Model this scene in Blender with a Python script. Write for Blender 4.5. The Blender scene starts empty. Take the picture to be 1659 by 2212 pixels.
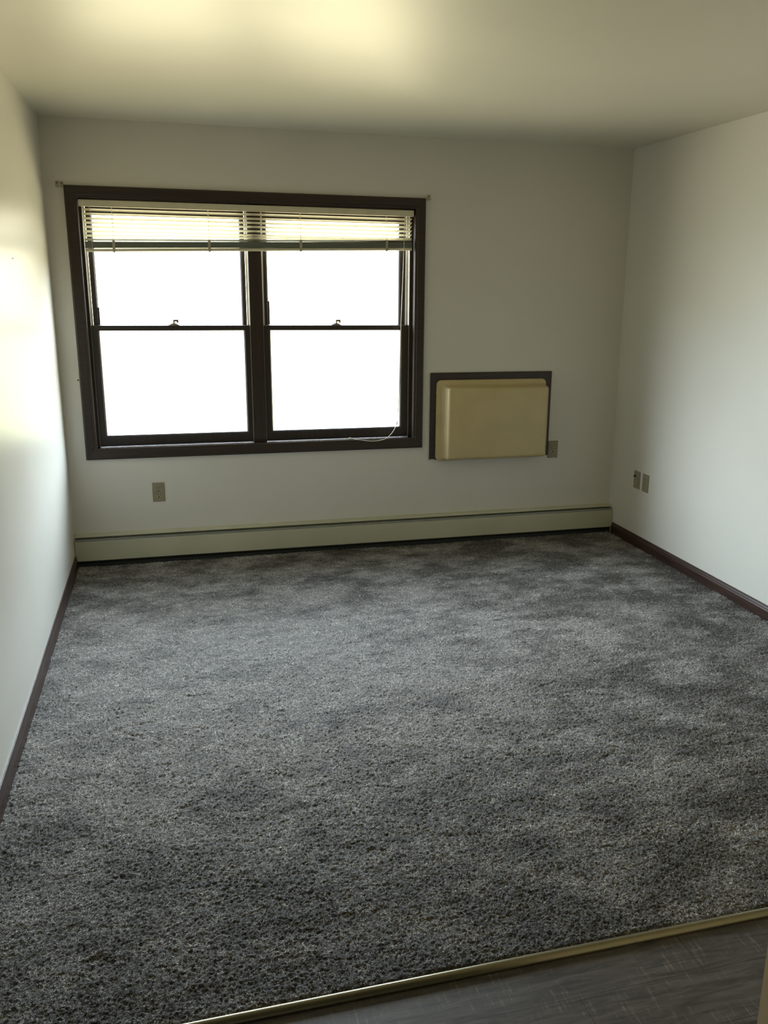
import bpy, bmesh, math, random
import numpy as np
from mathutils import Vector, Matrix

# ---------------------------------------------------------------- camera, world, exposure
SC = bpy.context.scene
COL = SC.collection
W_PX, H_PX = 1659, 2212
F_PX = 1877.99
CAM = Vector((0.5944, -5.1996, 1.6192)); YAW, PIT, ROL = 0.2665, -0.2572, 0.0116
cy, sy = math.cos(YAW), math.sin(YAW); cp, sp = math.cos(PIT), math.sin(PIT)
fwd = Vector((sy*cp, cy*cp, sp)); rgt = Vector((cy, -sy, 0)); upv = rgt.cross(fwd)
r2 = math.cos(ROL)*rgt + math.sin(ROL)*upv; u2 = -math.sin(ROL)*rgt + math.cos(ROL)*upv
cam_d = bpy.data.cameras.new('camera'); cam = bpy.data.objects.new('camera', cam_d); COL.objects.link(cam)
m = Matrix((r2, u2, -fwd)).transposed().to_4x4(); m.translation = CAM
cam.matrix_world = m
cam_d.sensor_fit = 'VERTICAL'; cam_d.sensor_height = 24.0; cam_d.lens = 24.0*F_PX/H_PX
cam_d.shift_x = -52.36/H_PX; cam_d.shift_y = 0.71/H_PX
cam_d.clip_start = 0.02
SC.camera = cam

EXPOSURE = 0.15
SC.view_settings.view_transform = 'Standard'; SC.view_settings.look = 'None'
SC.view_settings.exposure = EXPOSURE; SC.view_settings.gamma = 1.0
SC.view_settings.use_curve_mapping = False
SC.cycles.use_denoising = True
SC.cycles.max_bounces = 10; SC.cycles.diffuse_bounces = 6; SC.cycles.glossy_bounces = 5
SC.cycles.transparent_max_bounces = 12
SC.cycles.sample_clamp_indirect = 8.0

SKY_STRENGTH = 19.2
GLOWS = [((.11, 1.0, .02), (1, .79, .54), 6.5, 100),      # hazy low sun, straight out
         ((-.75, .65, .30), (.85, .96, 1.1), 15.0, 6),    # open bright sky to the left
         ((.45, .80, .30), (.92, .97, 1.0), 2.0, 6)]
world = bpy.data.worlds.new('daylight'); SC.world = world; world.use_nodes = True
nt = world.node_tree; nt.nodes.clear()
def wn(t, **k):
    n = nt.nodes.new(t)
    for a, b in k.items(): setattr(n, a, b)
    return n
def wramp(stops):
    n = wn('ShaderNodeValToRGB'); e = n.color_ramp.elements
    while len(e) < len(stops): e.new(0.5)
    for el, (p, c) in zip(e, stops): el.position = p; el.color = (*c, 1)
    return n
tc = wn('ShaderNodeTexCoord'); sep = wn('ShaderNodeSeparateXYZ')
nt.links.new(tc.outputs['Generated'], sep.inputs[0])
mr = wn('ShaderNodeMapRange'); mr.inputs['From Min'].default_value = -1; mr.inputs['From Max'].default_value = 1
nt.links.new(sep.outputs['Z'], mr.inputs['Value'])
# position = (z+1)/2 : sunlit pavement and lawn below the horizon, hazy trees at it, blue-white sky above
ramp = wramp([(.03, (.08, .07, .05)), (.17, (.16, .14, .09)), (.27, (.50, .44, .28)), (.335, (.76, .645, .41)), (.360, (.58, .50, .32)), (.378, (.74, .63, .40)),
              (.398, (.36, .335, .21)), (.420, (.20, .21, .12)), (.448, (.15, .155, .09)), (.487, (.17, .165, .12)), (.506, (.26, .22, .16)), (.535, (.34, .31, .25)),
              (.585, (.86, .97, 1.08)), (.70, (1.24, 1.42, 1.66)), (.775, (1.16, 1.34, 1.60)), (.845, (.16, .20, .26)), (1.0, (.08, .10, .13))])
nt.links.new(mr.outputs[0], ramp.inputs[0])
bg = wn('ShaderNodeBackground'); bg.inputs['Strength'].default_value = SKY_STRENGTH
nt.links.new(ramp.outputs[0], bg.inputs['Color'])
last = bg.outputs[0]
# soft bright regions of the hazy sky: (direction, colour, strength, tightness)
for gd, gc, gs, gp in GLOWS:
    dp = wn('ShaderNodeVectorMath', operation='DOT_PRODUCT'); nt.links.new(tc.outputs['Generated'], dp.inputs[0])
    dp.inputs[1].default_value = Vector(gd).normalized()
    mx = wn('ShaderNodeMath', operation='MAXIMUM'); mx.inputs[1].default_value = 0
    pw = wn('ShaderNodeMath', operation='POWER'); pw.inputs[1].default_value = gp
    nt.links.new(dp.outputs['Value'], mx.inputs[0]); nt.links.new(mx.outputs[0], pw.inputs[0])
    b2 = wn('ShaderNodeBackground'); b2.inputs['Color'].default_value = (*gc, 1)
    ml = wn('ShaderNodeMath', operation='MULTIPLY'); ml.inputs[1].default_value = gs
    nt.links.new(pw.outputs[0], ml.inputs[0]); nt.links.new(ml.outputs[0], b2.inputs['Strength'])
    ad = wn('ShaderNodeAddShader'); nt.links.new(last, ad.inputs[0]); nt.links.new(b2.outputs[0], ad.inputs[1]); last = ad.outputs[0]
wo = wn('ShaderNodeOutputWorld'); nt.links.new(last, wo.inputs[0])
# portal in the window opening: only tells the sampler where daylight comes in
pl = bpy.data.lights.new('window_portal', 'AREA'); pl.shape = 'RECTANGLE'; pl.size = 1.95; pl.size_y = 1.42
pl.cycles.is_portal = True
po = bpy.data.objects.new('window_portal', pl); COL.objects.link(po)
po.location = (1.1, 0.175, 1.365); po.rotation_euler = (-math.pi/2, 0, 0)

# ---------------------------------------------------------------- materials
def mat(name):
    mt = bpy.data.materials.new(name); mt.use_nodes = True; n = mt.node_tree
    for x in list(n.nodes):
        if x.type != 'OUTPUT_MATERIAL': n.nodes.remove(x)
    out = [x for x in n.nodes if x.type == 'OUTPUT_MATERIAL'][0]
    b = n.nodes.new('ShaderNodeBsdfPrincipled'); n.links.new(b.outputs[0], out.inputs[0])
    return mt, n, b, out
def N(n, t, **k):
    x = n.nodes.new(t)
    for a, b in k.items(): setattr(x, a, b)
    return x
def L(n, a, b): n.links.new(a, b)
def coords(n, scale=(1, 1, 1), loc=(0, 0, 0)):
    # every mesh is built in world units with an identity transform, so object space is metres
    g = N(n, 'ShaderNodeTexCoord'); mp = N(n, 'ShaderNodeMapping')
    mp.inputs['Scale'].default_value = scale; mp.inputs['Location'].default_value = loc
    L(n, g.outputs['Object'], mp.inputs[0]); return mp.outputs[0]
def noise(n, vec, scale, detail=3, rough=.5, dist=0):
    x = N(n, 'ShaderNodeTexNoise'); x.inputs['Scale'].default_value = scale
    x.inputs['Detail'].default_value = detail; x.inputs['Roughness'].default_value = rough; x.inputs['Distortion'].default_value = dist
    L(n, vec, x.inputs['Vector']); return x.outputs['Fac']
def ramp_(n, fac, stops):
    x = N(n, 'ShaderNodeValToRGB'); e = x.color_ramp.elements
    while len(e) < len(stops): e.new(.5)
    for el, (p, c) in zip(e, stops): el.position = p; el.color = (*c, 1)
    L(n, fac, x.inputs[0]); return x.outputs[0]
def mix(n, fac, a, b, mode='MIX'):
    x = N(n, 'ShaderNodeMix', data_type='RGBA', blend_type=mode)
    for s, v in ((x.inputs[0], fac), (x.inputs[6], a), (x.inputs[7], b)):
        if hasattr(v, 'is_linked') or isinstance(v, bpy.types.NodeSocket): L(n, v, s)
        else: s.default_value = v if isinstance(v, (int, float)) else (*v, 1)
    return x.outputs[2]
def bump(n, b, h, strength, dist):
    x = N(n, 'ShaderNodeBump'); x.inputs['Strength'].default_value = strength; x.inputs['Distance'].default_value = dist
    L(n, h, x.inputs['Height']); L(n, x.outputs[0], b.inputs['Normal'])

def paint(name, col, rough, tex=1.0, spec=.5, aniso=0):
    mt, n, b, o = mat(name)
    c = coords(n)
    mott = noise(n, c, 1.3, 3)
    L(n, ramp_(n, mott, [(.3, tuple(x*.965 for x in col)), (.7, tuple(min(1, x*1.01) for x in col))]), b.inputs['Base Color'])
    rr = N(n, 'ShaderNodeMapRange'); L(n, noise(n, c, 5, 2), rr.inputs['Value'])
    rr.inputs['To Min'].default_value = rough-.03; rr.inputs['To Max'].default_value = rough+.03
    L(n, rr.outputs[0], b.inputs['Roughness']); b.inputs['Specular IOR Level'].default_value = spec
    bump(n, b, noise(n, c, 260, 2), .06*tex, .001)
    if aniso:      # roller lines: the sheen spreads wider across the room than along it
        b.inputs['Anisotropic'].default_value = aniso
        cx_ = N(n, 'ShaderNodeCombineXYZ'); cx_.inputs[0].default_value = 1.0; L(n, cx_.outputs[0], b.inputs['Tangent'])
    return mt
M_WALL = paint('eggshell_wall_paint', (.685, .66, .595), .36, spec=.45)
M_WALLB = paint('eggshell_wall_paint_window_wall', (.685, .66, .595), .45)
M_CEIL = paint('satin_ceiling_paint', (.69, .665, .565), .36, .15, spec=.15, aniso=.85)
M_TANWALL = paint('tan_wall_paint', (.62, .48, .28), .5)

def wood(name, c1, c2, rough, axis=0):
    mt, n, b, o = mat(name)
    s = [60, 60, 60]; s[axis] = 3
    v = noise(n, coords(n, tuple(s)), 1.0, 4, .6)
    L(n, ramp_(n, v, [(.3, c1), (.7, c2)]), b.inputs['Base Color'])
    b.inputs['Roughness'].default_value = rough
    bump(n, b, v, .15, .001)
    return mt
M_WOODH = wood('dark_stained_wood_horizontal', (.018, .010, .007), (.034, .020, .014), .38, 0)
M_WOODV = wood('dark_stained_wood_upright', (.018, .010, .007), (.034, .020, .014), .38, 2)
M_WOODY = wood('dark_stained_baseboard', (.022, .010, .007), (.060, .030, .021), .36, 1)
M_SASH = wood('dark_brown_sash', (.020, .013, .010), (.030, .020, .016), .45, 2)

def plain(name, col, rough=.5, metal=0, spec=.5, grain=0, alpha=None):
    mt, n, b, o = mat(name)
    v = noise(n, coords(n), 18 if not grain else grain, 3)
    L(n, ramp_(n, v, [(.3, tuple(x*.93 for x in col)), (.7, tuple(min(1, x*1.05) for x in col))]), b.inputs['Base Color'])
    b.inputs['Roughness'].default_value = rough; b.inputs['Metallic'].default_value = metal
    b.inputs['Specular IOR Level'].default_value = spec
    return mt
M_CREAM = plain('cream_vinyl', (.55, .50, .40), .4)
M_BLIND = plain('cream_aluminium_blind', (.62, .57, .42), .35)
M_STACK = plain('shaded_stack_slat', (.13, .145, .115), .35)  # blind slats again, with the shade of the closed stack in the colour
M_ACF = plain('yellowed_beige_plastic', (.55, .45, .235), .33, grain=6)
M_PLATE = plain('almond_plate_plastic', (.27, .235, .15), .4)
M_PLATE2 = plain('almond_receptacle_plastic', (.34, .30, .20), .4)
M_DARK = plain('black_slot', (.008, .007, .005), .6)
M_HEAT = plain('cream_enamelled_steel', (.52, .51, .38), .42, grain=3)
M_FIN = plain('grey_metal_louvre', (.30, .30, .26), .4, .6)
M_TOE = plain('dark_grey_steel', (.045, .052, .052), .45, .3)
M_LOCK = plain('tan_cast_metal', (.22, .19, .14), .4, .3)
M_NAIL = plain('dull_steel', (.35, .34, .30), .4, .8)
M_BRKT = plain('painted_metal_bracket', (.40, .38, .30), .4, .3)
M_CORD = plain('off_white_cord', (.70, .62, .48), .7)
M_BRASS = plain('brushed_brass_strip', (.27, .245, .165), .30, .85, grain=30)
M_LINT = plain('white_lint', (.7, .7, .66), .9)

mt, n, b, o = mat('clear_wand_plastic')
tr = N(n, 'ShaderNodeBsdfTransparent'); mxs = N(n, 'ShaderNodeMixShader'); mxs.inputs[0].default_value = .25
b.inputs['Base Color'].default_value = (.6, .6, .58, 1); b.inputs['Roughness'].default_value = .1
L(n, tr.outputs[0], mxs.inputs[1]); L(n, b.outputs[0], mxs.inputs[2]); L(n, mxs.outputs[0], o.inputs[0]); M_WAND = mt

mt, n, b, o = mat('window_glass')
n.nodes.remove(b)
tr = N(n, 'ShaderNodeBsdfTransparent'); tr.inputs[0].default_value = (.95, .97, .95, 1)
gl = N(n, 'ShaderNodeBsdfGlossy'); gl.inputs['Roughness'].default_value = .02
fr = N(n, 'ShaderNodeFresnel'); gm = N(n, 'ShaderNodeNewGeometry'); mi = N(n, 'ShaderNodeMix')
mi.inputs[2].default_value = 1.45; mi.inputs[3].default_value = 1/1.45      # same reflectance from both faces of the pane
L(n, gm.outputs['Backfacing'], mi.inputs[0]); L(n, mi.outputs[0], fr.inputs[0])
mxs = N(n, 'ShaderNodeMixShader'); L(n, fr.outputs[0], mxs.inputs[0]); L(n, tr.outputs[0], mxs.inputs[1]); L(n, gl.outputs[0], mxs.inputs[2])
L(n, mxs.outputs[0], o.inputs[0]); M_GLASS = mt

# carpet: flecked brown-grey cut pile
mt, n, b, o = mat('flecked_grey_carpet')
c = coords(n)
f1 = noise(n, c, 330, 2, .7); f2 = noise(n, coords(n, (1, 1, 1), (3, 7, 1)), 150, 2, .6)
fl = ramp_(n, f1, [(.34, (.012, .010, .007)), (.45, (.055, .047, .038)), (.53, (.180, .160, .135)), (.62, (.62, .59, .54))])
fl2 = ramp_(n, f2, [(.38, (.34, .32, .29)), (.50, (.95, .94, .92)), (.62, (1.6, 1.6, 1.6))])
f3 = noise(n, coords(n, (1, 1, 1), (9, 1, 4)), 62, 2, .6)
fl3 = ramp_(n, f3, [(.36, (.66, .65, .63)), (.64, (1.22, 1.22, 1.22))])
col = mix(n, 1.0, mix(n, 1.0, fl, fl2, 'MULTIPLY'), fl3, 'MULTIPLY')
nap_light = noise(n, coords(n, (.9, 1.3, 1)), 3.4, 5, .68, .15)        # pile brushed different ways
nap2 = noise(n, coords(n, (1, 1.8, 1), (5, 2, 0)), 11, 5, .7, .2)
# window light painted into the pile: brighter at left centre, darker further out
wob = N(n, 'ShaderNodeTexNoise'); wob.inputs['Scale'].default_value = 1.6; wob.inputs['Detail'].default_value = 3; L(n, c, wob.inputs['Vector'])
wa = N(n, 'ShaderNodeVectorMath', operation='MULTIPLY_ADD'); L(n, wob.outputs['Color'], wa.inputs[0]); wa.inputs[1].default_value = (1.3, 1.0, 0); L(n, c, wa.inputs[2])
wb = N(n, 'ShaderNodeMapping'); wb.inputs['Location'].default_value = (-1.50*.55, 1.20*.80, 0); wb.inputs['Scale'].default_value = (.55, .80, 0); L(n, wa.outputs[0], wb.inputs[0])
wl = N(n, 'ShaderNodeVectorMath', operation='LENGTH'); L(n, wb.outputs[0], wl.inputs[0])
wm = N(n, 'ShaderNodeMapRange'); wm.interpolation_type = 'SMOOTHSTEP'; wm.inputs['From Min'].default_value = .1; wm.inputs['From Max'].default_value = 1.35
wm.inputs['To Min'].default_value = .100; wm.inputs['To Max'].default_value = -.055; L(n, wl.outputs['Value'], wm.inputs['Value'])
na = N(n, 'ShaderNodeMath', operation='ADD'); L(n, nap_light, na.inputs[0]); L(n, wm.outputs[0], na.inputs[1]); nap_light = na.outputs[0]
for (ox, oy, ax, ay, dv) in ((.73, -2.615, .13, .10, -.075), (.665, -2.36, .085, .055, -.085), (.13, -1.84, .10, .12, -.08), (.98, -2.65, .10, .13, .04)):   # trodden spots
    om = N(n, 'ShaderNodeMapping'); om.inputs['Scale'].default_value = (1/ax, 1/ay, 0); om.inputs['Location'].default_value = (-ox/ax, -oy/ay, 0)
    ow = N(n, 'ShaderNodeVectorMath', operation='MULTIPLY_ADD'); L(n, wob.outputs['Color'], ow.inputs[0]); ow.inputs[1].default_value = (.05, .05, 0); L(n, c, ow.inputs[2])
    L(n, ow.outputs[0], om.inputs[0]); ol = N(n, 'ShaderNodeVectorMath', operation='LENGTH'); L(n, om.outputs[0], ol.inputs[0])
    orr = N(n, 'ShaderNodeMapRange'); orr.interpolation_type = 'SMOOTHSTEP'; orr.inputs['From Min'].default_value = .7; orr.inputs['From Max'].default_value = 1.15
    orr.inputs['To Min'].default_value = dv; orr.inputs['To Max'].default_value = 0; L(n, ol.outputs['Value'], orr.inputs['Value'])
    oa = N(n, 'ShaderNodeMath', operation='ADD'); L(n, nap_light, oa.inputs[0]); L(n, orr.outputs[0], oa.inputs[1]); nap_light = oa.outputs[0]
nr = ramp_(n, nap_light, [(.38, (.55, .545, .53)), (.50, (1.0, 1.0, 1.0)), (.60, (1.5, 1.52, 1.56))])
nr2 = ramp_(n, nap2, [(.38, (.66, .655, .64)), (.62, (1.28, 1.28, 1.29))])
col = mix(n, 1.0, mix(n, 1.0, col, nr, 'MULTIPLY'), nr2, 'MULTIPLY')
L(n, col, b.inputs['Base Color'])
b.inputs['Roughness'].default_value = .62; b.inputs['Specular IOR Level'].default_value = .40
L(n, ramp_(n, nap_light, [(.38, (.10, .10, .10)), (.62, (.85, .85, .85))]), b.inputs['Sheen Weight']); b.inputs['Sheen Roughness'].default_value = .35
b.inputs['Sheen Tint'].default_value = (.95, .95, .98, 1)
bump(n, b, f1, 1.0, .006)
M_CARPET = mt

# vinyl planks running along X
mt, n, b, o = mat('grey_brown_vinyl_plank')
br = N(n, 'ShaderNodeTexBrick'); br.offset = .7254; br.offset_frequency = 2; br.squash = 1
L(n, coords(n, (1, 1, 1), (-1.448+12.2, 3.668+15.0, 0)), br.inputs['Vector'])
br.inputs['Scale'].default_value = 1; br.inputs['Brick Width'].default_value = 1.22; br.inputs['Row Height'].default_value = .15
br.inputs['Mortar Size'].default_value = .0009; br.inputs['Mortar Smooth'].default_value = .3; br.inputs['Bias'].default_value = 0
br.inputs['Color1'].default_value = (.042, .034, .028, 1); br.inputs['Color2'].default_value = (.088, .074, .063, 1); br.inputs['Mortar'].default_value = (.010, .008, .007, 1)
g1 = noise(n, coords(n, (3, 26, 1)), 2.2, 5, .65, .8)
g2 = noise(n, coords(n, (70, 7, 1)), 1.6, 3, .7)
g3 = noise(n, coords(n, (1.5, 3, 1)), 3, 3, .6)
vc = mix(n, 1.0, br.outputs['Color'], ramp_(n, g1, [(.34, (.50, .47, .44)), (.66, (1.5, 1.5, 1.5))]), 'MULTIPLY')
sc_ = ramp_(n, g2, [(.55, (1, 1, 1)), (.70, (2.8, 2.9, 3.0))])
vc = mix(n, ramp_(n, g3, [(.42, (0, 0, 0)), (.62, (1, 1, 1))]), vc, mix(n, 1.0, vc, sc_, 'MULTIPLY'))
L(n, vc, b.inputs['Base Color'])
b.inputs['Roughness'].default_value = .50; b.inputs['Specular IOR Level'].default_value = .4
bump(n, b, g1, .2, .001)
M_VINYL = mt

# ---------------------------------------------------------------- mesh helpers
class MB:
    def __init__(s): s.bm = bmesh.new()
    def box(s, x0, x1, y0, y1, z0, z1, bev=0, seg=2):
        r = bmesh.ops.create_cube(s.bm, size=1.0); vs = r['verts']
        for v in vs: v.co = Vector(((x0+x1)/2+v.co.x*(x1-x0), (y0+y1)/2+v.co.y*(y1-y0), (z0+z1)/2+v.co.z*(z1-z0)))
        if bev:
            es = list({e for v in vs for e in v.link_edges})
            bmesh.ops.bevel(s.bm, geom=es, offset=bev, segments=seg, profile=.5, affect='EDGES')
        return s
    def loft(s, rings, cap0=True, cap1=True, closed=True):
        R = [[s.bm.verts.new(p) for p in r] for r in rings]
        k = len(R[0])
        for a, b_ in zip(R, R[1:]):
            for i in range(k if closed else k-1):
                j = (i+1) % k
                s.bm.faces.new((a[i], a[j], b_[j], b_[i]))
        if cap0: s.bm.faces.new(list(reversed(R[0])))
        if cap1: s.bm.faces.new(R[-1])
        return s
    def prism(s, prof, axis, a, b_):
        # prof: list of 2-D points; axis 'x': (y,z) pairs, 'y': (x,z) pairs
        f = (lambda p, t: (t, p[0], p[1])) if axis == 'x' else (lambda p, t: (p[0], t, p[1]))
        return s.loft([[f(p, a) for p in prof], [f(p, b_) for p in prof]])
    def frame(s, x0, x1, z0, z1, prof):
        # mitred rectangular moulding in the XZ plane; prof = (distance outward, y), closed
        rings = []
        for (X, Z, sx, sz) in ((x0, z0, -1, -1), (x1, z0, 1, -1), (x1, z1, 1, 1), (x0, z1, -1, 1)):
            rings.append([(X+sx*d, y, Z+sz*d) for d, y in prof])
        rings.append(rings[0][:])
        R = [[s.bm.verts.new(p) for p in r] for r in rings[:4]]; R.append(R[0]); k = len(prof)
        for a, b_ in zip(R, R[1:]):
            for i in range(k):
                j = (i+1) % k; s.bm.faces.new((a[i], a[j], b_[j], b_[i]))
        return s
    def tube(s, pts, r, seg=8, caps=True):
        pts = [Vector(p) for p in pts]; rs = r if isinstance(r, (list, tuple)) else [r]*len(pts)
        rings = []; prev = None
        for i, p in enumerate(pts):
            t = (pts[min(i+1, len(pts)-1)]-pts[max(i-1, 0)]).normalized()
            a = prev if prev is not None else (Vector((0, 0, 1)) if abs(t.z) < .9 else Vector((1, 0, 0)))
            u = (a-t*a.dot(t)).normalized(); w = t.cross(u); prev = u
            rings.append([p+rs[i]*(math.cos(q*2*math.pi/seg)*u+math.sin(q*2*math.pi/seg)*w) for q in range(seg)])
        return s.loft(rings, caps, caps)
    def build(s, name, m_, parent=None, smooth=False, ang=35):
        bmesh.ops.recalc_face_normals(s.bm, faces=s.bm.faces)
        me = bpy.data.meshes.new(name); s.bm.to_mesh(me); s.bm.free()
        me.materials.append(m_)
        ob = bpy.data.objects.new(name, me); COL.objects.link(ob)
        if smooth:
            me.polygons.foreach_set('use_smooth', [True]*len(me.polygons))
            me.set_sharp_from_angle(angle=math.radians(ang))
        if parent:
            ob.parent = parent
            pm = Matrix.Translation(parent.location)
            if parent.parent: pm = Matrix.Translation(parent.parent.location) @ pm
            me.transform(pm.inverted())
            # keep the mesh in world metres relative to its thing's base
        return ob
def rrect(x0, x1, z0, z1, y, r, k=6):
    pts = []
    for (cx_, cz_, a0) in ((x1-r, z1-r, 0), (x0+r, z1-r, 90), (x0+r, z0+r, 180), (x1-r, z0+r, 270)):
        for i in range(k+1):
            a = math.radians(a0+90*i/k); pts.append((cx_+r*math.cos(a), y, cz_+r*math.sin(a)))
    return pts
def tag(o, label=None, cat=None, group=None, kind=None):
    if label: o['label'] = label
    if cat: o['category'] = cat
    if group: o['group'] = group
    if kind: o['kind'] = kind
    return o
def thing(name, loc, label, cat, group=None, kind=None):
    o = bpy.data.objects.new(name, None); COL.objects.link(o); o.location = loc; o.empty_display_size = .1
    return tag(o, label, cat, group, kind)
def smoothpath(pts, k=6):
    P = [Vector(p) for p in pts]; out = []
    for i in range(len(P)-1):
        a, b_, c_, d = P[max(i-1, 0)], P[i], P[i+1], P[min(i+2, len(P)-1)]
        for j in range(k):
            t = j/k
            out.append(.5*((2*b_)+(c_-a)*t+(2*a-5*b_+4*c_-d)*t*t+(3*b_-a-3*c_+d)*t**3))
    out.append(P[-1]); return out

RW, H, BACK = 3.4352, 2.44, -7.6
FAR = -3.5337                         # carpet edge
# ---------------------------------------------------------------- room shell
VZ = -.012                            # hard floor level; carpet pile tops at z=0
tag(MB().box(-.12, RW+.12, BACK-.12, .15, VZ-.12, VZ).build('floor', M_VINYL),
    'grey-brown wood-look vinyl plank floor in the foreground past the carpet', 'floor', kind='structure')
tag(MB().box(-.12, RW+.12, BACK-.12, .15, H, H+.12).build('ceiling', M_CEIL), 'smooth off-white satin ceiling', 'ceiling', kind='structure')
OX0, OX1, OZ0, OZ1 = .144, 2.056, .665, 2.065
w = MB(); w.box(-.12, OX0, 0, .15, VZ, H); w.box(OX1, RW+.12, 0, .15, VZ, H); w.box(OX0, OX1, 0, .15, VZ, OZ0); w.box(OX0, OX1, 0, .15, OZ1, H)
bmesh.ops.remove_doubles(w.bm, verts=w.bm.verts, dist=1e-5)
tag(w.build('wall_back', M_WALLB), 'off-white painted wall holding the window and the beige cover', 'wall', kind='structure')
tag(MB().box(-.12, 0, BACK, 0, VZ, H).build('wall_left', M_WALL), 'off-white painted wall left of the window, glowing with daylight', 'wall', kind='structure')
tag(MB().box(RW, RW+.12, BACK, 0, VZ, H).build('wall_right', M_WALL), 'off-white painted wall at the right with two almond wall plates', 'wall', kind='structure')
tag(MB().box(-.12, RW+.12, BACK-.12, BACK, VZ, H).build('wall_rear', M_WALL), 'off-white painted wall behind the viewpoint', 'wall', kind='structure')
tag(MB().box(1.576, RW, -4.22, -4.10, VZ, H).build('wall_kitchen', M_TANWALL), 'tan painted wall end at the lower right corner beside the vinyl floor', 'wall', kind='structure')

# baseboards (profile: distance off wall, z)
def bb(name, side, y0, y1, label):
    prof = [(0, VZ), (.0125, VZ), (.0125, .045), (.0105, .050), (.0100, .054), (.0065, .064), (.005, .070), (0, .070)]
    f = (lambda d, y, z: (d, y, z)) if side < 0 else (lambda d, y, z: (RW-d, y, z))
    mb = MB(); mb.loft([[f(d, y0, z) for d, z in prof], [f(d, y1, z) for d, z in prof]])
    return tag(mb.build(name, M_WOODY), label, 'baseboard', kind='structure')
bb('baseboard_left', -1, -4.6, -.072, 'dark brown wooden baseboard along the left wall')
bb('baseboard_right', 1, -4.09, -.072, 'dark brown wooden baseboard along the right wall')

# ---------------------------------------------------------------- carpet (dense displaced pile)
def smooth_noise(X, Y, fx, fy, seed):
    r = np.random.RandomState(seed); gx, gy = int(4*fx)+4, int(4.2*fy)+4
    G = r.rand(gx+2, gy+2)*2-1
    u = X*fx+1; v = (Y+4)*fy+1
    i = np.floor(u).astype(int); j = np.floor(v).astype(int); a = u-i; b_ = v-j
    a = a*a*(3-2*a); b_ = b_*b_*(3-2*b_); i = np.clip(i, 0, gx); j = np.clip(j, 0, gy)
    return (G[i, j]*(1-a)+G[i+1, j]*a)*(1-b_)+(G[i, j+1]*(1-a)+G[i+1, j+1]*a)*b_
cx0, cx1, cy0, cy1 = .0128, RW-.0128, FAR+.0125, -.012
ys = [cy0]                            # finer rows near the carpet's front edge
while ys[-1] < cy1: ys.append(ys[-1]+.0030+.0022*min(1, (ys[-1]-cy0)/2.5))
ys = np.array(ys); ys[-1] = cy1
nx = int((cx1-cx0)/.0036); xs = np.linspace(cx0, cx1, nx); ny = len(ys)
X, Y = np.meshgrid(xs, ys, indexing='xy')
rs = np.random.RandomState(7)
tuft = rs.rand(ny, nx)
tuft = tuft*.65+np.roll(tuft, 1, 0)*.1+np.roll(tuft, 1, 1)*.25
Z = -.0075+tuft*.0085
lump = smooth_noise(X, Y, 2.2, 3.0, 1)*.0022+smooth_noise(X, Y, 6, 9, 2)*.0016+smooth_noise(X, Y, 14, 24, 3)*.0016+smooth_noise(X, Y, 34, 55, 4)*.0012
Z += lump
# shallow creases and brushed furrows left by feet and the vacuum cleaner
cr = random.Random(5)
for _ in range(60):
    px_, py_ = cr.uniform(.3, 3.2), cr.uniform(-3.4, -.7); an = cr.gauss(0.1, .35); ln = cr.uniform(.02, .09)
    dx, dy = X-px_, Y-py_; al = dx*math.cos(an)+dy*math.sin(an); ac = -dx*math.sin(an)+dy*math.cos(an)+2.0*al*al*cr.uniform(-1, 1)
    Z -= .0042*np.exp(-(ac/.0075)**2)*np.exp(-(al/ln)**2)
for (ax_, ay_, rx_, ry_) in ((.775, -2.63, .165, .125),):   # flattened ovals in the pile
    q = np.sqrt(((X-ax_)/rx_)**2+((Y-ay_)/ry_)**2)
    Z -= .0030*np.clip(1-q, 0, 1)**.7*(q < 1); Z += .0022*np.exp(-((q-1.06)/.09)**2)
edge = np.clip((Y-cy0)/.012, 0, 1); Z = Z*edge+(VZ+.002)*(1-edge)
X = X+(rs.rand(ny, nx)-.5)*.0018*(X > cx0)*(X < cx1); Y = Y+(rs.rand(ny, nx)-.5)*.0018
co = np.stack([X, Y, Z], -1).reshape(-1, 3).astype(np.float32)
ii = (np.arange(ny-1)[:, None]*nx+np.arange(nx-1)[None, :]).ravel()
quads = np.stack([ii, ii+1, ii+nx+1, ii+nx], -1).astype(np.int32)
me = bpy.data.meshes.new('carpet'); me.vertices.add(len(co)); me.vertices.foreach_set('co', co.ravel())
me.loops.add(quads.size); me.loops.foreach_set('vertex_index', quads.ravel())
me.polygons.add(len(quads)); me.polygons.foreach_set('loop_start', np.arange(0, quads.size, 4, dtype=np.int32))
me.polygons.foreach_set('use_smooth', np.ones(len(quads), dtype=bool))
me.update(calc_edges=True); me.materials.append(M_CARPET)
ca = bpy.data.objects.new('carpet', me); COL.objects.link(ca)
tag(ca, 'dark grey-brown flecked cut-pile carpet covering the room floor', 'carpet', kind='stuff')

# brass carpet edge strip
prof = [(FAR-.013, VZ), (FAR-.014, VZ+.003), (FAR-.0115, -.0045), (FAR-.008, .0005), (FAR-.0035, .0035), (FAR+.001, .0045), (FAR+.0055, .0032), (FAR+.009, .0005), (FAR+.011, VZ+.003), (FAR+.011, VZ)]
tag(MB().prism(prof, 'x', .0, RW).build('carpet_edge_strip', M_BRASS, smooth=True, ang=50),
    'thin rounded brass-toned metal strip between the carpet and the vinyl planks', 'threshold strip')

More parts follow.
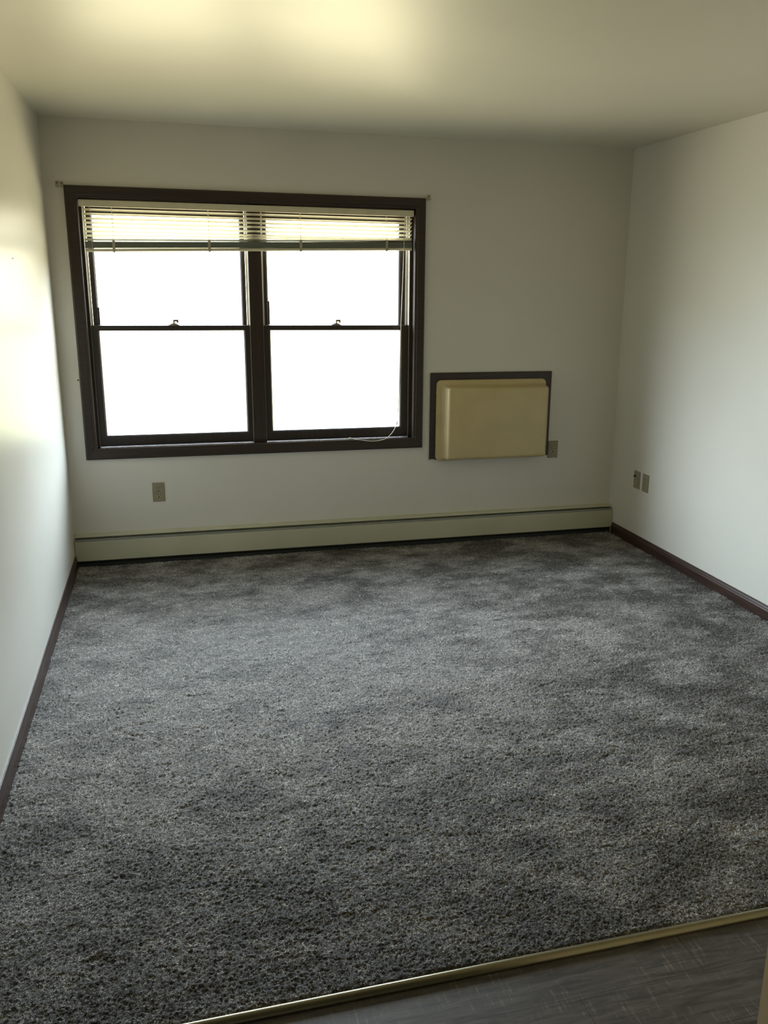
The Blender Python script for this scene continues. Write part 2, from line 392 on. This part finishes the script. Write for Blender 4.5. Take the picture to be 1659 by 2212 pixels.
# ---------------------------------------------------------------- window casing, jamb, mullion
CX0, CX1, CZ0, CZ1 = .1610, 2.0365, .6830, 2.0440     # clear opening
t1 = thing('trim_1', (1.1, 0, CZ0), 'wide dark brown wooden casing framing the double window', 'window casing', kind='structure')
cas = [(-.001, 0), (-.001, -.011), (.002, -.013), (.012, -.0135), (.016, -.0165), (.052, -.0185), (.0585, -.017), (.0605, -.013), (.0605, 0)]
MB().frame(CX0, CX1, CZ0, CZ1, cas).build('casing', M_WOODH, t1)
MB().frame(CX0, CX1, CZ0, CZ1, [(0, -.0001), (0, .15), (.0169, .15), (.0169, -.0001)]).build('jamb', M_WOODV, t1)
mb = MB(); mb.box(1.0575, 1.1335, .040, .15, CZ0, CZ1, .002)
mb.build('mullion', M_WOODV, t1)
M_SILL = wood('glossy_dark_sill', (.020, .013, .010), (.034, .022, .017), .22, 0)
MB().box(CX0, CX1, .0, .049, CZ0-.0005, CZ0+.0012).build('sill', M_SILL, t1)

def double_hung(name, x0, x1, gx0, gx1, gu0, gu1, lockx, stop_z, label):
    t = thing(name, ((x0+x1)/2, .09, CZ0), label, 'window', kind='structure')
    # unit frame and cream vinyl side liners
    fr_ = MB()
    fr_.box(x0-.014 if x0 < .5 else x0-.002, x0, .044, .15, CZ0, CZ1)
    fr_.box(x1, x1+.018 if x1 > 1.5 else x1+.002, .044, .15, CZ0, CZ1)
    fr_.box(x0, x1, .050, .15, 2.026, CZ1); fr_.box(x0, x1, .086, .15, CZ0, .690)
    fr_.build('window_frame', M_SASH, t)
    li = MB()
    for a, s_ in ((x0, 1), (x1, -1)):
        li.box(min(a, a+s_*.0016), max(a, a+s_*.0016), .048, .087, .692, 2.026)
        li.box(min(a, a+s_*.012), max(a, a+s_*.012), .0875, .092, 1.345, 2.026)
        li.box(min(a, a+s_*.008), max(a, a+s_*.008), .078, .0875, 1.376, 2.026)
    li.build('jamb_liner', M_CREAM, t)
    def sash(nm, sx0, sx1, sz0, sz1, g0, g1, h0, h1, y0, y1):
        mb = MB()
        ob = [(sx0, sz0), (sx1, sz0), (sx1, sz1), (sx0, sz1)]; ib = [(g0, h0), (g1, h0), (g1, h1), (g0, h1)]
        e = .007
        ic = [(g0-e, h0-e), (g1+e, h0-e), (g1+e, h1+e), (g0-e, h1+e)]
        rings = [[(x, y1, z) for x, z in ob], [(x, y0+.002, z) for x, z in ob],
                 [(x+(.0015 if x == sx0 else -.0015), y0, z+(.0015 if z == sz0 else -.0015)) for x, z in ob],
                 [(x, y0, z) for x, z in ic], [(x, y0+.007, z) for x, z in ib], [(x, y1, z) for x, z in ib]]
        R = [[mb.bm.verts.new(p) for p in r] for r in rings]; R.append(R[0])
        for a, b_ in zip(R, R[1:]):
            for i in range(4): mb.bm.faces.new((a[i], a[(i+1) % 4], b_[(i+1) % 4], b_[i]))
        so = mb.build(nm, M_SASH, t)
        MB().box(g0-.0, g1+.0, y0+.018, y0+.021, h0-.0, h1+.0).build('glass', M_GLASS, so)
        return so
    ls = sash('lower_sash', x0+.0022, x1-.0022, .6905, 1.3730, gx0, gx1, .7490, 1.3430, .050, .085)
    us = sash('upper_sash', x0+.0125, x1-.0125, 1.3450, 2.0255, gu0, gu1, 1.3746, 1.9670, .0925, .125)
    MB().box(gu0-.006, gu0+.0055, .0885, .0920, 1.3760, stop_z, .001).build('sash_stop', M_SASH, us)
    lk = MB()
    z0 = 1.3732
    rings = []
    for h_, w_, d_ in ((0, .032, .012), (.003, .032, .012), (.006, .024, .010), (.010, .016, .009), (.012, .010, .007)):
        rings.append([(lockx+w_*math.cos(a*math.pi/10), .067+d_*math.sin(a*math.pi/10), z0+h_) for a in range(20)])
    lk.loft(rings)
    lko = lk.build('sash_lock', M_LOCK, t, smooth=True)
    lv = MB(); lv.tube([(lockx+.001, .067, z0+.010), (lockx+.001, .067, z0+.026)], .005, 10)
    lv.box(lockx-.003, lockx+.027, .060, .072, z0+.021, z0+.033, .0025)
    lv.box(lockx+.016, lockx+.027, .058, .072, z0+.014, z0+.026, .0025)
    lv.build('lock_lever', M_LOCK, lko, smooth=True)
    return t
double_hung('window_1', .1775, 1.0567, .2205, 1.0200, .2215, 1.0165, .6265, 1.4705, 'left double-hung window with dark sashes and overexposed daylight behind')
double_hung('window_2', 1.1340, 2.0180, 1.1760, 1.9650, 1.1720, 1.9625, 1.5700, 1.5115, 'right double-hung window with dark sashes behind the hanging blind cord')

# ---------------------------------------------------------------- mini blind
bl = thing('mini_blind', (1.1, .018, 2.036), 'cream aluminium mini blind drawn up at the top of the double window', 'blind')
hr = MB(); hr.prism([(.001, 2.0025), (.001, 2.034), (.003, 2.0358), (.033, 2.0358), (.035, 2.034), (.035, 2.0025), (.033, 2.0015), (.003, 2.0015)], 'x', .1675, 2.0275)
hr.build('headrail', M_BLIND, bl)
XL, XR = .1840, 2.0190
def slat(zl, zr, tilt, xl=XL, xr=XR, nm='slat', m_=None, crown=.0018, wv=0.0, th=.0009):
    mb = MB(); rings = []; kx = 26
    for i in range(kx+1):
        t = i/kx; x = xl+(xr-xl)*t; zc = zl+(zr-zl)*t+wv*math.sin(t*9+zl*90)*.0006
        top, bot = [], []
        for j in range(6):
            u = j/5*2-1; d = u*.0125
            zz = -d*math.sin(tilt)+crown*(1-u*u)
            yy = .018+d*math.cos(tilt)
            top.append((x, yy, zc+zz+th)); bot.append((x, yy, zc+zz-th))
        rings.append(top+bot[::-1])
    mb.loft(rings); return mb.build(nm, m_ or M_BLIND, bl, smooth=True, ang=60)
TL = math.radians(23)
for k_ in range(8):
    zl = 1.9865-.0222*k_
    zr = zl if k_ < 5 else (1.8762, 1.8685, 1.8630)[k_-5]
    slat(zl-.001, zr-.001, TL, wv=1)
# gathered slats hanging slightly lower at the left end
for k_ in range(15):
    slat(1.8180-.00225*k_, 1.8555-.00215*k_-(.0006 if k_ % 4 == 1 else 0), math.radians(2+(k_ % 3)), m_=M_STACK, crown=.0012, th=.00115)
rings = []
for x, dz in ((XL, 0), (XR, 1)):
    zc = 1.7745+(1.8180-1.7745)*dz
    rings.append([(x, .018+a, zc+b_) for a, b_ in ((-.0125, -.006), (-.0135, 0), (-.0125, .006), (-.006, .0085), (.006, .0085), (.0125, .006), (.0135, 0), (.0125, -.006), (.006, -.008), (-.006, -.008))])
MB().loft(rings).build('bottom_rail', M_BLIND, bl, smooth=True)
for lx in (.3320, .8420, 1.3560, 1.8650):
    zb = 1.7745+.0435*(lx-XL)/(XR-XL)
    mb = MB()
    for yy in (.0035, .0325): mb.tube([(lx, yy, 2.003), (lx+.001, yy, 1.93), (lx, yy, zb+.05)], .0007, 6)
    mb.tube([(lx+.004, .018, 2.003), (lx+.004, .018, zb)], .0006, 6)
    mb.build('ladder_cord', M_CORD, bl)
    c_ = MB(); c_.box(lx-.0065, lx+.0085, .0012, .0045, zb-.004, zb+.052, .001); c_.box(lx-.004, lx+.006, .006, .030, zb-.0125, zb-.008, .0015)
    c_.box(lx-.0065, lx+.0085, .002, .012, zb-.008, zb-.003, .001)
    c_.build('cord_clip', M_BRKT, bl)
wd = MB(); wd.tube([(.2225, -.004, 2.000), (.2232, -.004, 1.80), (.2245, -.004, 1.475)], .0028, 6); wd.build('tilt_wand', M_WAND, bl)
cd = MB()
cd.tube(smoothpath([(1.9720, -.0015, 2.006), (1.9670, -.010, 1.93), (1.9645, -.012, 1.80), (1.9560, -.012, 1.55), (1.9505, -.012, 1.3826), (1.9445, -.012, 1.05), (1.9400, -.012, .90), (1.9330, -.012, .79)]), .0013, 6)
cd.tube(smoothpath([(1.9750, -.0015, 2.006), (1.9700, -.009, 1.93), (1.9665, -.011, 1.80), (1.9585, -.011, 1.55), (1.9530, -.011, 1.3826), (1.9465, -.011, 1.05), (1.9420, -.011, .90), (1.9340, -.012, .79)]), .0012, 6)
cd.tube(smoothpath([(1.9300, -.012, .775), (1.9235, -.013, .760), (1.8990, -.016, .722), (1.8650, -.021, .693), (1.8250, -.0225, .6800), (1.7700, -.0225, .6760), (1.7150, -.0195, .6830), (1.6750, -.006, .6880), (1.655, .004, .6905)]), .0019, 8)
cdo = cd.build('lift_cord', M_CORD, bl, smooth=True)
ts = MB(); ts.tube([(1.9345, -.012, .792), (1.9325, -.012, .787), (1.9290, -.012, .774), (1.9275, -.012, .771)], [.0018, .0042, .0042, .0018], 10)
ts.build('cord_connector', M_CREAM, cdo, smooth=True)
ts = MB(); ts.tube([(1.658, .003, .6910), (1.650, .005, .6920), (1.636, .008, .6930), (1.631, .009, .6930)], [.0022, .0040, .0062, .0055], 10)
ts.build('cord_tassel', M_CREAM, cdo, smooth=True)

# ---------------------------------------------------------------- beige cover on its dark frame
fr_ = thing('trim_2', (2.55, 0, .5424), 'dark brown wooden frame around the beige cover', 'wall trim', kind='structure')
MB().frame(2.2060, 2.8960, .6000, 1.0260, [(0, 0), (0, -.009), (.004, -.011), (.056, -.012), (.0605, -.010), (.0605, 0)]).build('frame_board', M_WOODH, fr_)
MB().box(2.206, 2.896, -.006, 0, .600, 1.026).build('backing_board', M_WOODH, fr_)
ac = thing('air_conditioner_cover', (2.55, -.013, .5328), 'yellowed beige plastic air conditioner cover with rounded corners over the dark frame', 'air conditioner cover')
X0, X1, Z0, Z1 = 2.1820, 2.9130, .5340, 1.0425
mb = MB()
mb.loft([rrect(X0, X1, Z0, Z1, -.0125, .030), rrect(X0, X1, Z0, Z1, -.0230, .030), rrect(X0+.004, X1-.003, Z0+.003, Z1-.004, -.0285, .027),
         rrect(X0+.030, X1-.005, Z0+.006, Z1-.026, -.0300, .022), rrect(X0+.037, X1-.0055, Z0+.007, Z1-.031, -.0340, .020),
         rrect(X0+.052, X1-.0075, Z0+.014, Z1-.041, -.0800, .016), rrect(X0+.056, X1-.010, Z0+.018, Z1-.0435, -.0930, .014), rrect(X0+.062, X1-.016, Z0+.024, Z1-.049, -.1000, .012),
         rrect(X0+.072, X1-.026, Z0+.034, Z1-.059, -.1020, .010)])
mb.build('cover_shell', M_ACF, ac, smooth=True, ang=50)
for zz in (.6350, .9460):
    MB().box(X0-.002, X0+.008, -.0240, -.0180, zz-.0016, zz+.0016).build('clip_slot', M_DARK, ac)
MB().box(2.1480, 2.1800, -.014, -.011, .5408, .5438, .0008).build('sealing_strip', M_LINT, ac)

# ---------------------------------------------------------------- wall plates
def plate_base(name, u0, u1, z0, z1, label, cat, wall):
    # local: u along the wall (left to right as seen), n out of the wall
    if wall == 'back': f = lambda u, nn, z: (u, -nn, z)
    else: f = lambda u, nn, z: (RW-nn, -u, z)
    t = thing(name, f((u0+u1)/2, 0, z0), label, cat)
    def bx(mb, a0, a1, n0, n1, c0, c1, bev=0):
        p, q = f(a0, n0, c0), f(a1, n1, c1)
        return mb.box(min(p[0], q[0]), max(p[0], q[0]), min(p[1], q[1]), max(p[1], q[1]), c0, c1, bev)
    mb = MB(); mb.loft([[f(*p) for p in r] for r in (
        [(u0, 0, z0), (u1, 0, z0), (u1, 0, z1), (u0, 0, z1)], [(u0, .002, z0), (u1, .002, z0), (u1, .002, z1), (u0, .002, z1)],
        [(u0+.003, .0055, z0+.003), (u1-.003, .0055, z0+.003), (u1-.003, .0055, z1-.003), (u0+.003, .0055, z1-.003)])])
    mb.build('wall_plate', M_PLATE, t)
    return t, f, bx
def disc(f, u, z, n0, n1, ru, rz, flat=None, k=28):
    r = []
    for nn, sc in ((n0, 1), (n1-.0006, 1), (n1, .95)):
        ring = []
        for i in range(k):
            a = i*2*math.pi/k; du, dz = ru*sc*math.cos(a), rz*sc*math.sin(a)
            if flat: dz = max(-flat*sc, min(flat*sc, dz))
            ring.append(f(u+du, nn, z+dz))
        r.append(ring)
    return r
def slots(t, f, bx, u, z, n, s=1.0):
    mb = MB()
    bx(mb, u-.0075*s, u-.0050*s, n, n+.0010, z+.0005, z+.0095*s); bx(mb, u+.0050*s, u+.0075*s, n, n+.0010, z+.0010, z+.0085*s)
    mb.loft(disc(f, u, z-.0075*s, n, n+.0011, .0030*s, .0030*s, k=12))
    return mb.build('slot', M_DARK, t)
def screw(t, f, u, z, m_=None):
    mb = MB(); mb.loft(disc(f, u, z, .005, .0066, .0032, .0032, k=12)); mb.build('screw', m_ or M_FIN, t)
t, f, bx = plate_base('duplex_outlet', .4510, .5210, .3568, .4717, 'almond two-socket outlet low on the wall under the window', 'outlet', 'back')
for zz in (.4338, .3950):
    mb = MB(); mb.loft(disc(f, .486, zz, .005, .0075, .0175, .0175, .0140)); r_ = mb.build('receptacle', M_PLATE2, t)
    slots(r_, f, bx, .486, zz, .0074, 1.25)
screw(t, f, .486, .4143)
t, f, bx = plate_base('single_outlet', 2.9600, 3.0300, .5185, .6315, 'almond single round-socket outlet beside the lower right of the beige cover', 'outlet', 'back')
mb = MB(); mb.loft(disc(f, 2.995, .5735, .005, .0080, .0185, .0185)); r_ = mb.build('receptacle', M_PLATE2, t)
slots(r_, f, bx, 2.995, .5735, .0079, 1.25); screw(t, f, 2.995, .6010); screw(t, f, 2.995, .5430)
t, f, bx = plate_base('cable_plate', .3080, .3800, .3660, .4790, 'almond wall plate with a dark jack near its top, nearer the corner', 'wall plate', 'right')
mb = MB(); mb.loft(disc(f, .328, .4460, .005, .016, .0060, .0060, k=14)); mb.build('jack', M_DARK, t)
mb = MB(); bx(mb, .330, .358, .005, .0085, .3850, .4280, .0015); mb.build('rocker', M_PLATE2, t)
t, f, bx = plate_base('duplex_outlet', .4125, .4855, .3660, .4790, 'almond two-socket outlet on the right wall, right one of the paired plates', 'outlet', 'right')
for zz in (.4420, .4030):
    mb = MB(); mb.loft(disc(f, .449, zz, .005, .0075, .0175, .0175, .0140)); r_ = mb.build('receptacle', M_PLATE2, t)
    slots(r_, f, bx, .449, zz, .0074, 1.25)
screw(t, f, .449, .4225)

# ---------------------------------------------------------------- hydronic baseboard heater
ht = thing('baseboard_heater', (RW/2, -.03, 0), 'long cream steel baseboard heater running under the window from corner to corner', 'heater')
HX0, HX1, SP = .004, RW-.004, 1.569
MB().box(HX0, HX1, -.004, -.0005, -.004, .1865).build('back_panel', M_HEAT, ht)
def pan(name, a, b_, prof, m_, **k): return MB().prism(prof, 'x', a, b_).build(name, m_, ht, **k)
for a, b_ in ((HX0, SP-.001), (SP+.001, HX1)):
    pan('top_hood', a, b_, [(-.004, .1870), (-.004, .1850), (-.030, .1790), (-.034, .1715), (-.0355, .1720), (-.0315, .1805)], M_HEAT)
    pan('damper', a, b_, [(-.026, .1610), (-.052, .1625), (-.0585, .1655), (-.0590, .1640), (-.0600, .1475), (-.0575, .1475), (-.0560, .1600), (-.030, .1595)], M_FIN)
for a, b_ in ((HX0+.002, SP-.027), (SP+.027, HX1-.002)):
    pan('front_panel', a, b_, [(-.0600, .1500), (-.0625, .1525), (-.0650, .1525), (-.0660, .1500), (-.0660, .0400), (-.0640, .0355), (-.0560, .0345), (-.0560, .0360), (-.0620, .0370), (-.0640, .0410), (-.0640, .1480)], M_HEAT)
pan('splice_plate', SP-.0265, SP+.0265, [(-.0610, .1510), (-.0630, .1537), (-.0658, .1537), (-.0672, .1510), (-.0672, .0390), (-.0640, .0345), (-.0640, .0400), (-.0648, .1480)], M_HEAT)
for a in (HX0-.002, HX1-.001):
    pan('end_panel', a, a+.003, [(-.004, -.004), (-.052, -.004), (-.052, .034), (-.0655, .040), (-.0655, .151), (-.058, .162), (-.034, .178), (-.004, .186)], M_HEAT)
pan('fin_pack', HX0+.05, HX1-.05, [(-.010, .060), (-.052, .060), (-.052, .130), (-.010, .130)], M_FIN)
pan('gap_shade', HX0, HX1, [(-.004, -.006), (-.038, -.006), (-.038, .034), (-.004, .034)], M_DARK)  # black box added to stand for the shade under the front panel
pan('toe_plate', HX0, SP+.02, [(-.042, -.008), (-.0445, -.008), (-.0475, .012), (-.046, .014), (-.042, .012)], M_TOE)
pan('toe_plate', SP+.03, HX1, [(-.040, -.008), (-.0425, -.008), (-.0450, .010), (-.044, .012), (-.040, .010)], M_TOE)
for bx_ in (.10, .62, 1.12, 1.90, 2.42, 2.92, 3.24):
    MB().box(bx_, bx_+.022, -.0440, -.004, -.006, .1450).build('bracket', M_DARK, ht)

# ---------------------------------------------------------------- small hardware on the walls
def rod_bracket(x, z, label, flip=1, hook=False):
    t = thing('curtain_rod_bracket', (x, 0, z), label, 'curtain rod bracket')
    MB().box(x-.009, x+.009, -.0018, 0, z-.016, z+.016, .0006).build('mounting_plate', M_BRKT, t)
    mb = MB(); mb.box(x-.009 if flip > 0 else x+.0065, x-.0065 if flip > 0 else x+.009, -.020, -.001, z-.012, z+.010, .0008)
    mb.box(x-.009, x+.009, -.0215, -.0195, z-.012, z-.004, .0006) if hook else mb.tube([(x, -.018, z+.011), (x+flip*.006, -.019, z+.003), (x, -.020, z-.010)], .0018, 6)
    mb.build('hook_arm', M_BRKT, t)
    s_ = MB(); s_.tube([(x, -.0015, z+.006), (x, -.0035, z+.006)], .003, 8); s_.build('screw', M_DARK, t)
rod_bracket(.0705, 2.1080, 'small pale metal curtain rod bracket nearest the left wall corner', 1, True)
rod_bracket(.0925, 2.1060, 'small pale metal curtain rod bracket touching the window casing top left', -1)
rod_bracket(2.1175, 2.1090, 'small pale metal curtain rod bracket at the casing top right corner', 1, True)
def nail(p, q, label, m_=M_NAIL, r=.0011, head=.0028):
    mb = MB(); p, q = Vector(p), Vector(q); d = (q-p).normalized()
    mb.tube([p, q, q+d*.0001, q+d*.0014], [r, r, head, head], 8)
    tag(mb.build('nail', m_), label, 'nail')
nail((.8390, -.008, 2.098), (.8390, -.014, 2.108), 'small bright nail sticking up from the casing top above the left window')
nail((1.3690, -.008, 2.098), (1.3690, -.014, 2.106), 'small nail sticking up from the casing top above the right window')
nail((.0925, .001, 1.0800), (.0925, -.009, 1.0775), 'tiny dark screw in the wall left of the window casing', M_DARK, .0018, .0045)
nail((-.001, -1.2452, 1.7002), (.003, -1.2452, 1.7002), 'tiny dark nail head on the sunlit left wall', M_DARK, .0012, .0026)

# bits of white fluff caught in the pile
for i, (x, y, a, lab) in enumerate(((1.243, -2.448, .6, 'tiny white fluff fleck on the carpet left of the room middle'), (1.312, -2.664, 1.0, 'tiny white fluff fleck on the carpet nearest the front edge strip'),
        (1.899, -2.408, .2, 'tiny white fluff fleck on the carpet right of the room middle'), (2.166, -1.603, 2.2, 'tiny white fluff fleck on the carpet nearest the heater'))):
    dx, dy = math.cos(a)*.006, math.sin(a)*.006
    mb = MB(); mb.tube(smoothpath([(x-dx, y-dy, .0035), (x-dx*.3, y-dy*.1, .0060), (x+dx*.4, y+dy*.6, .0050), (x+dx, y+dy, .0035)], 4), [.0009]+[.0016]*11+[.0008], 6)
    tag(mb.build('lint_fleck', M_LINT), lab, 'lint', 'white fluff flecks on the carpet')
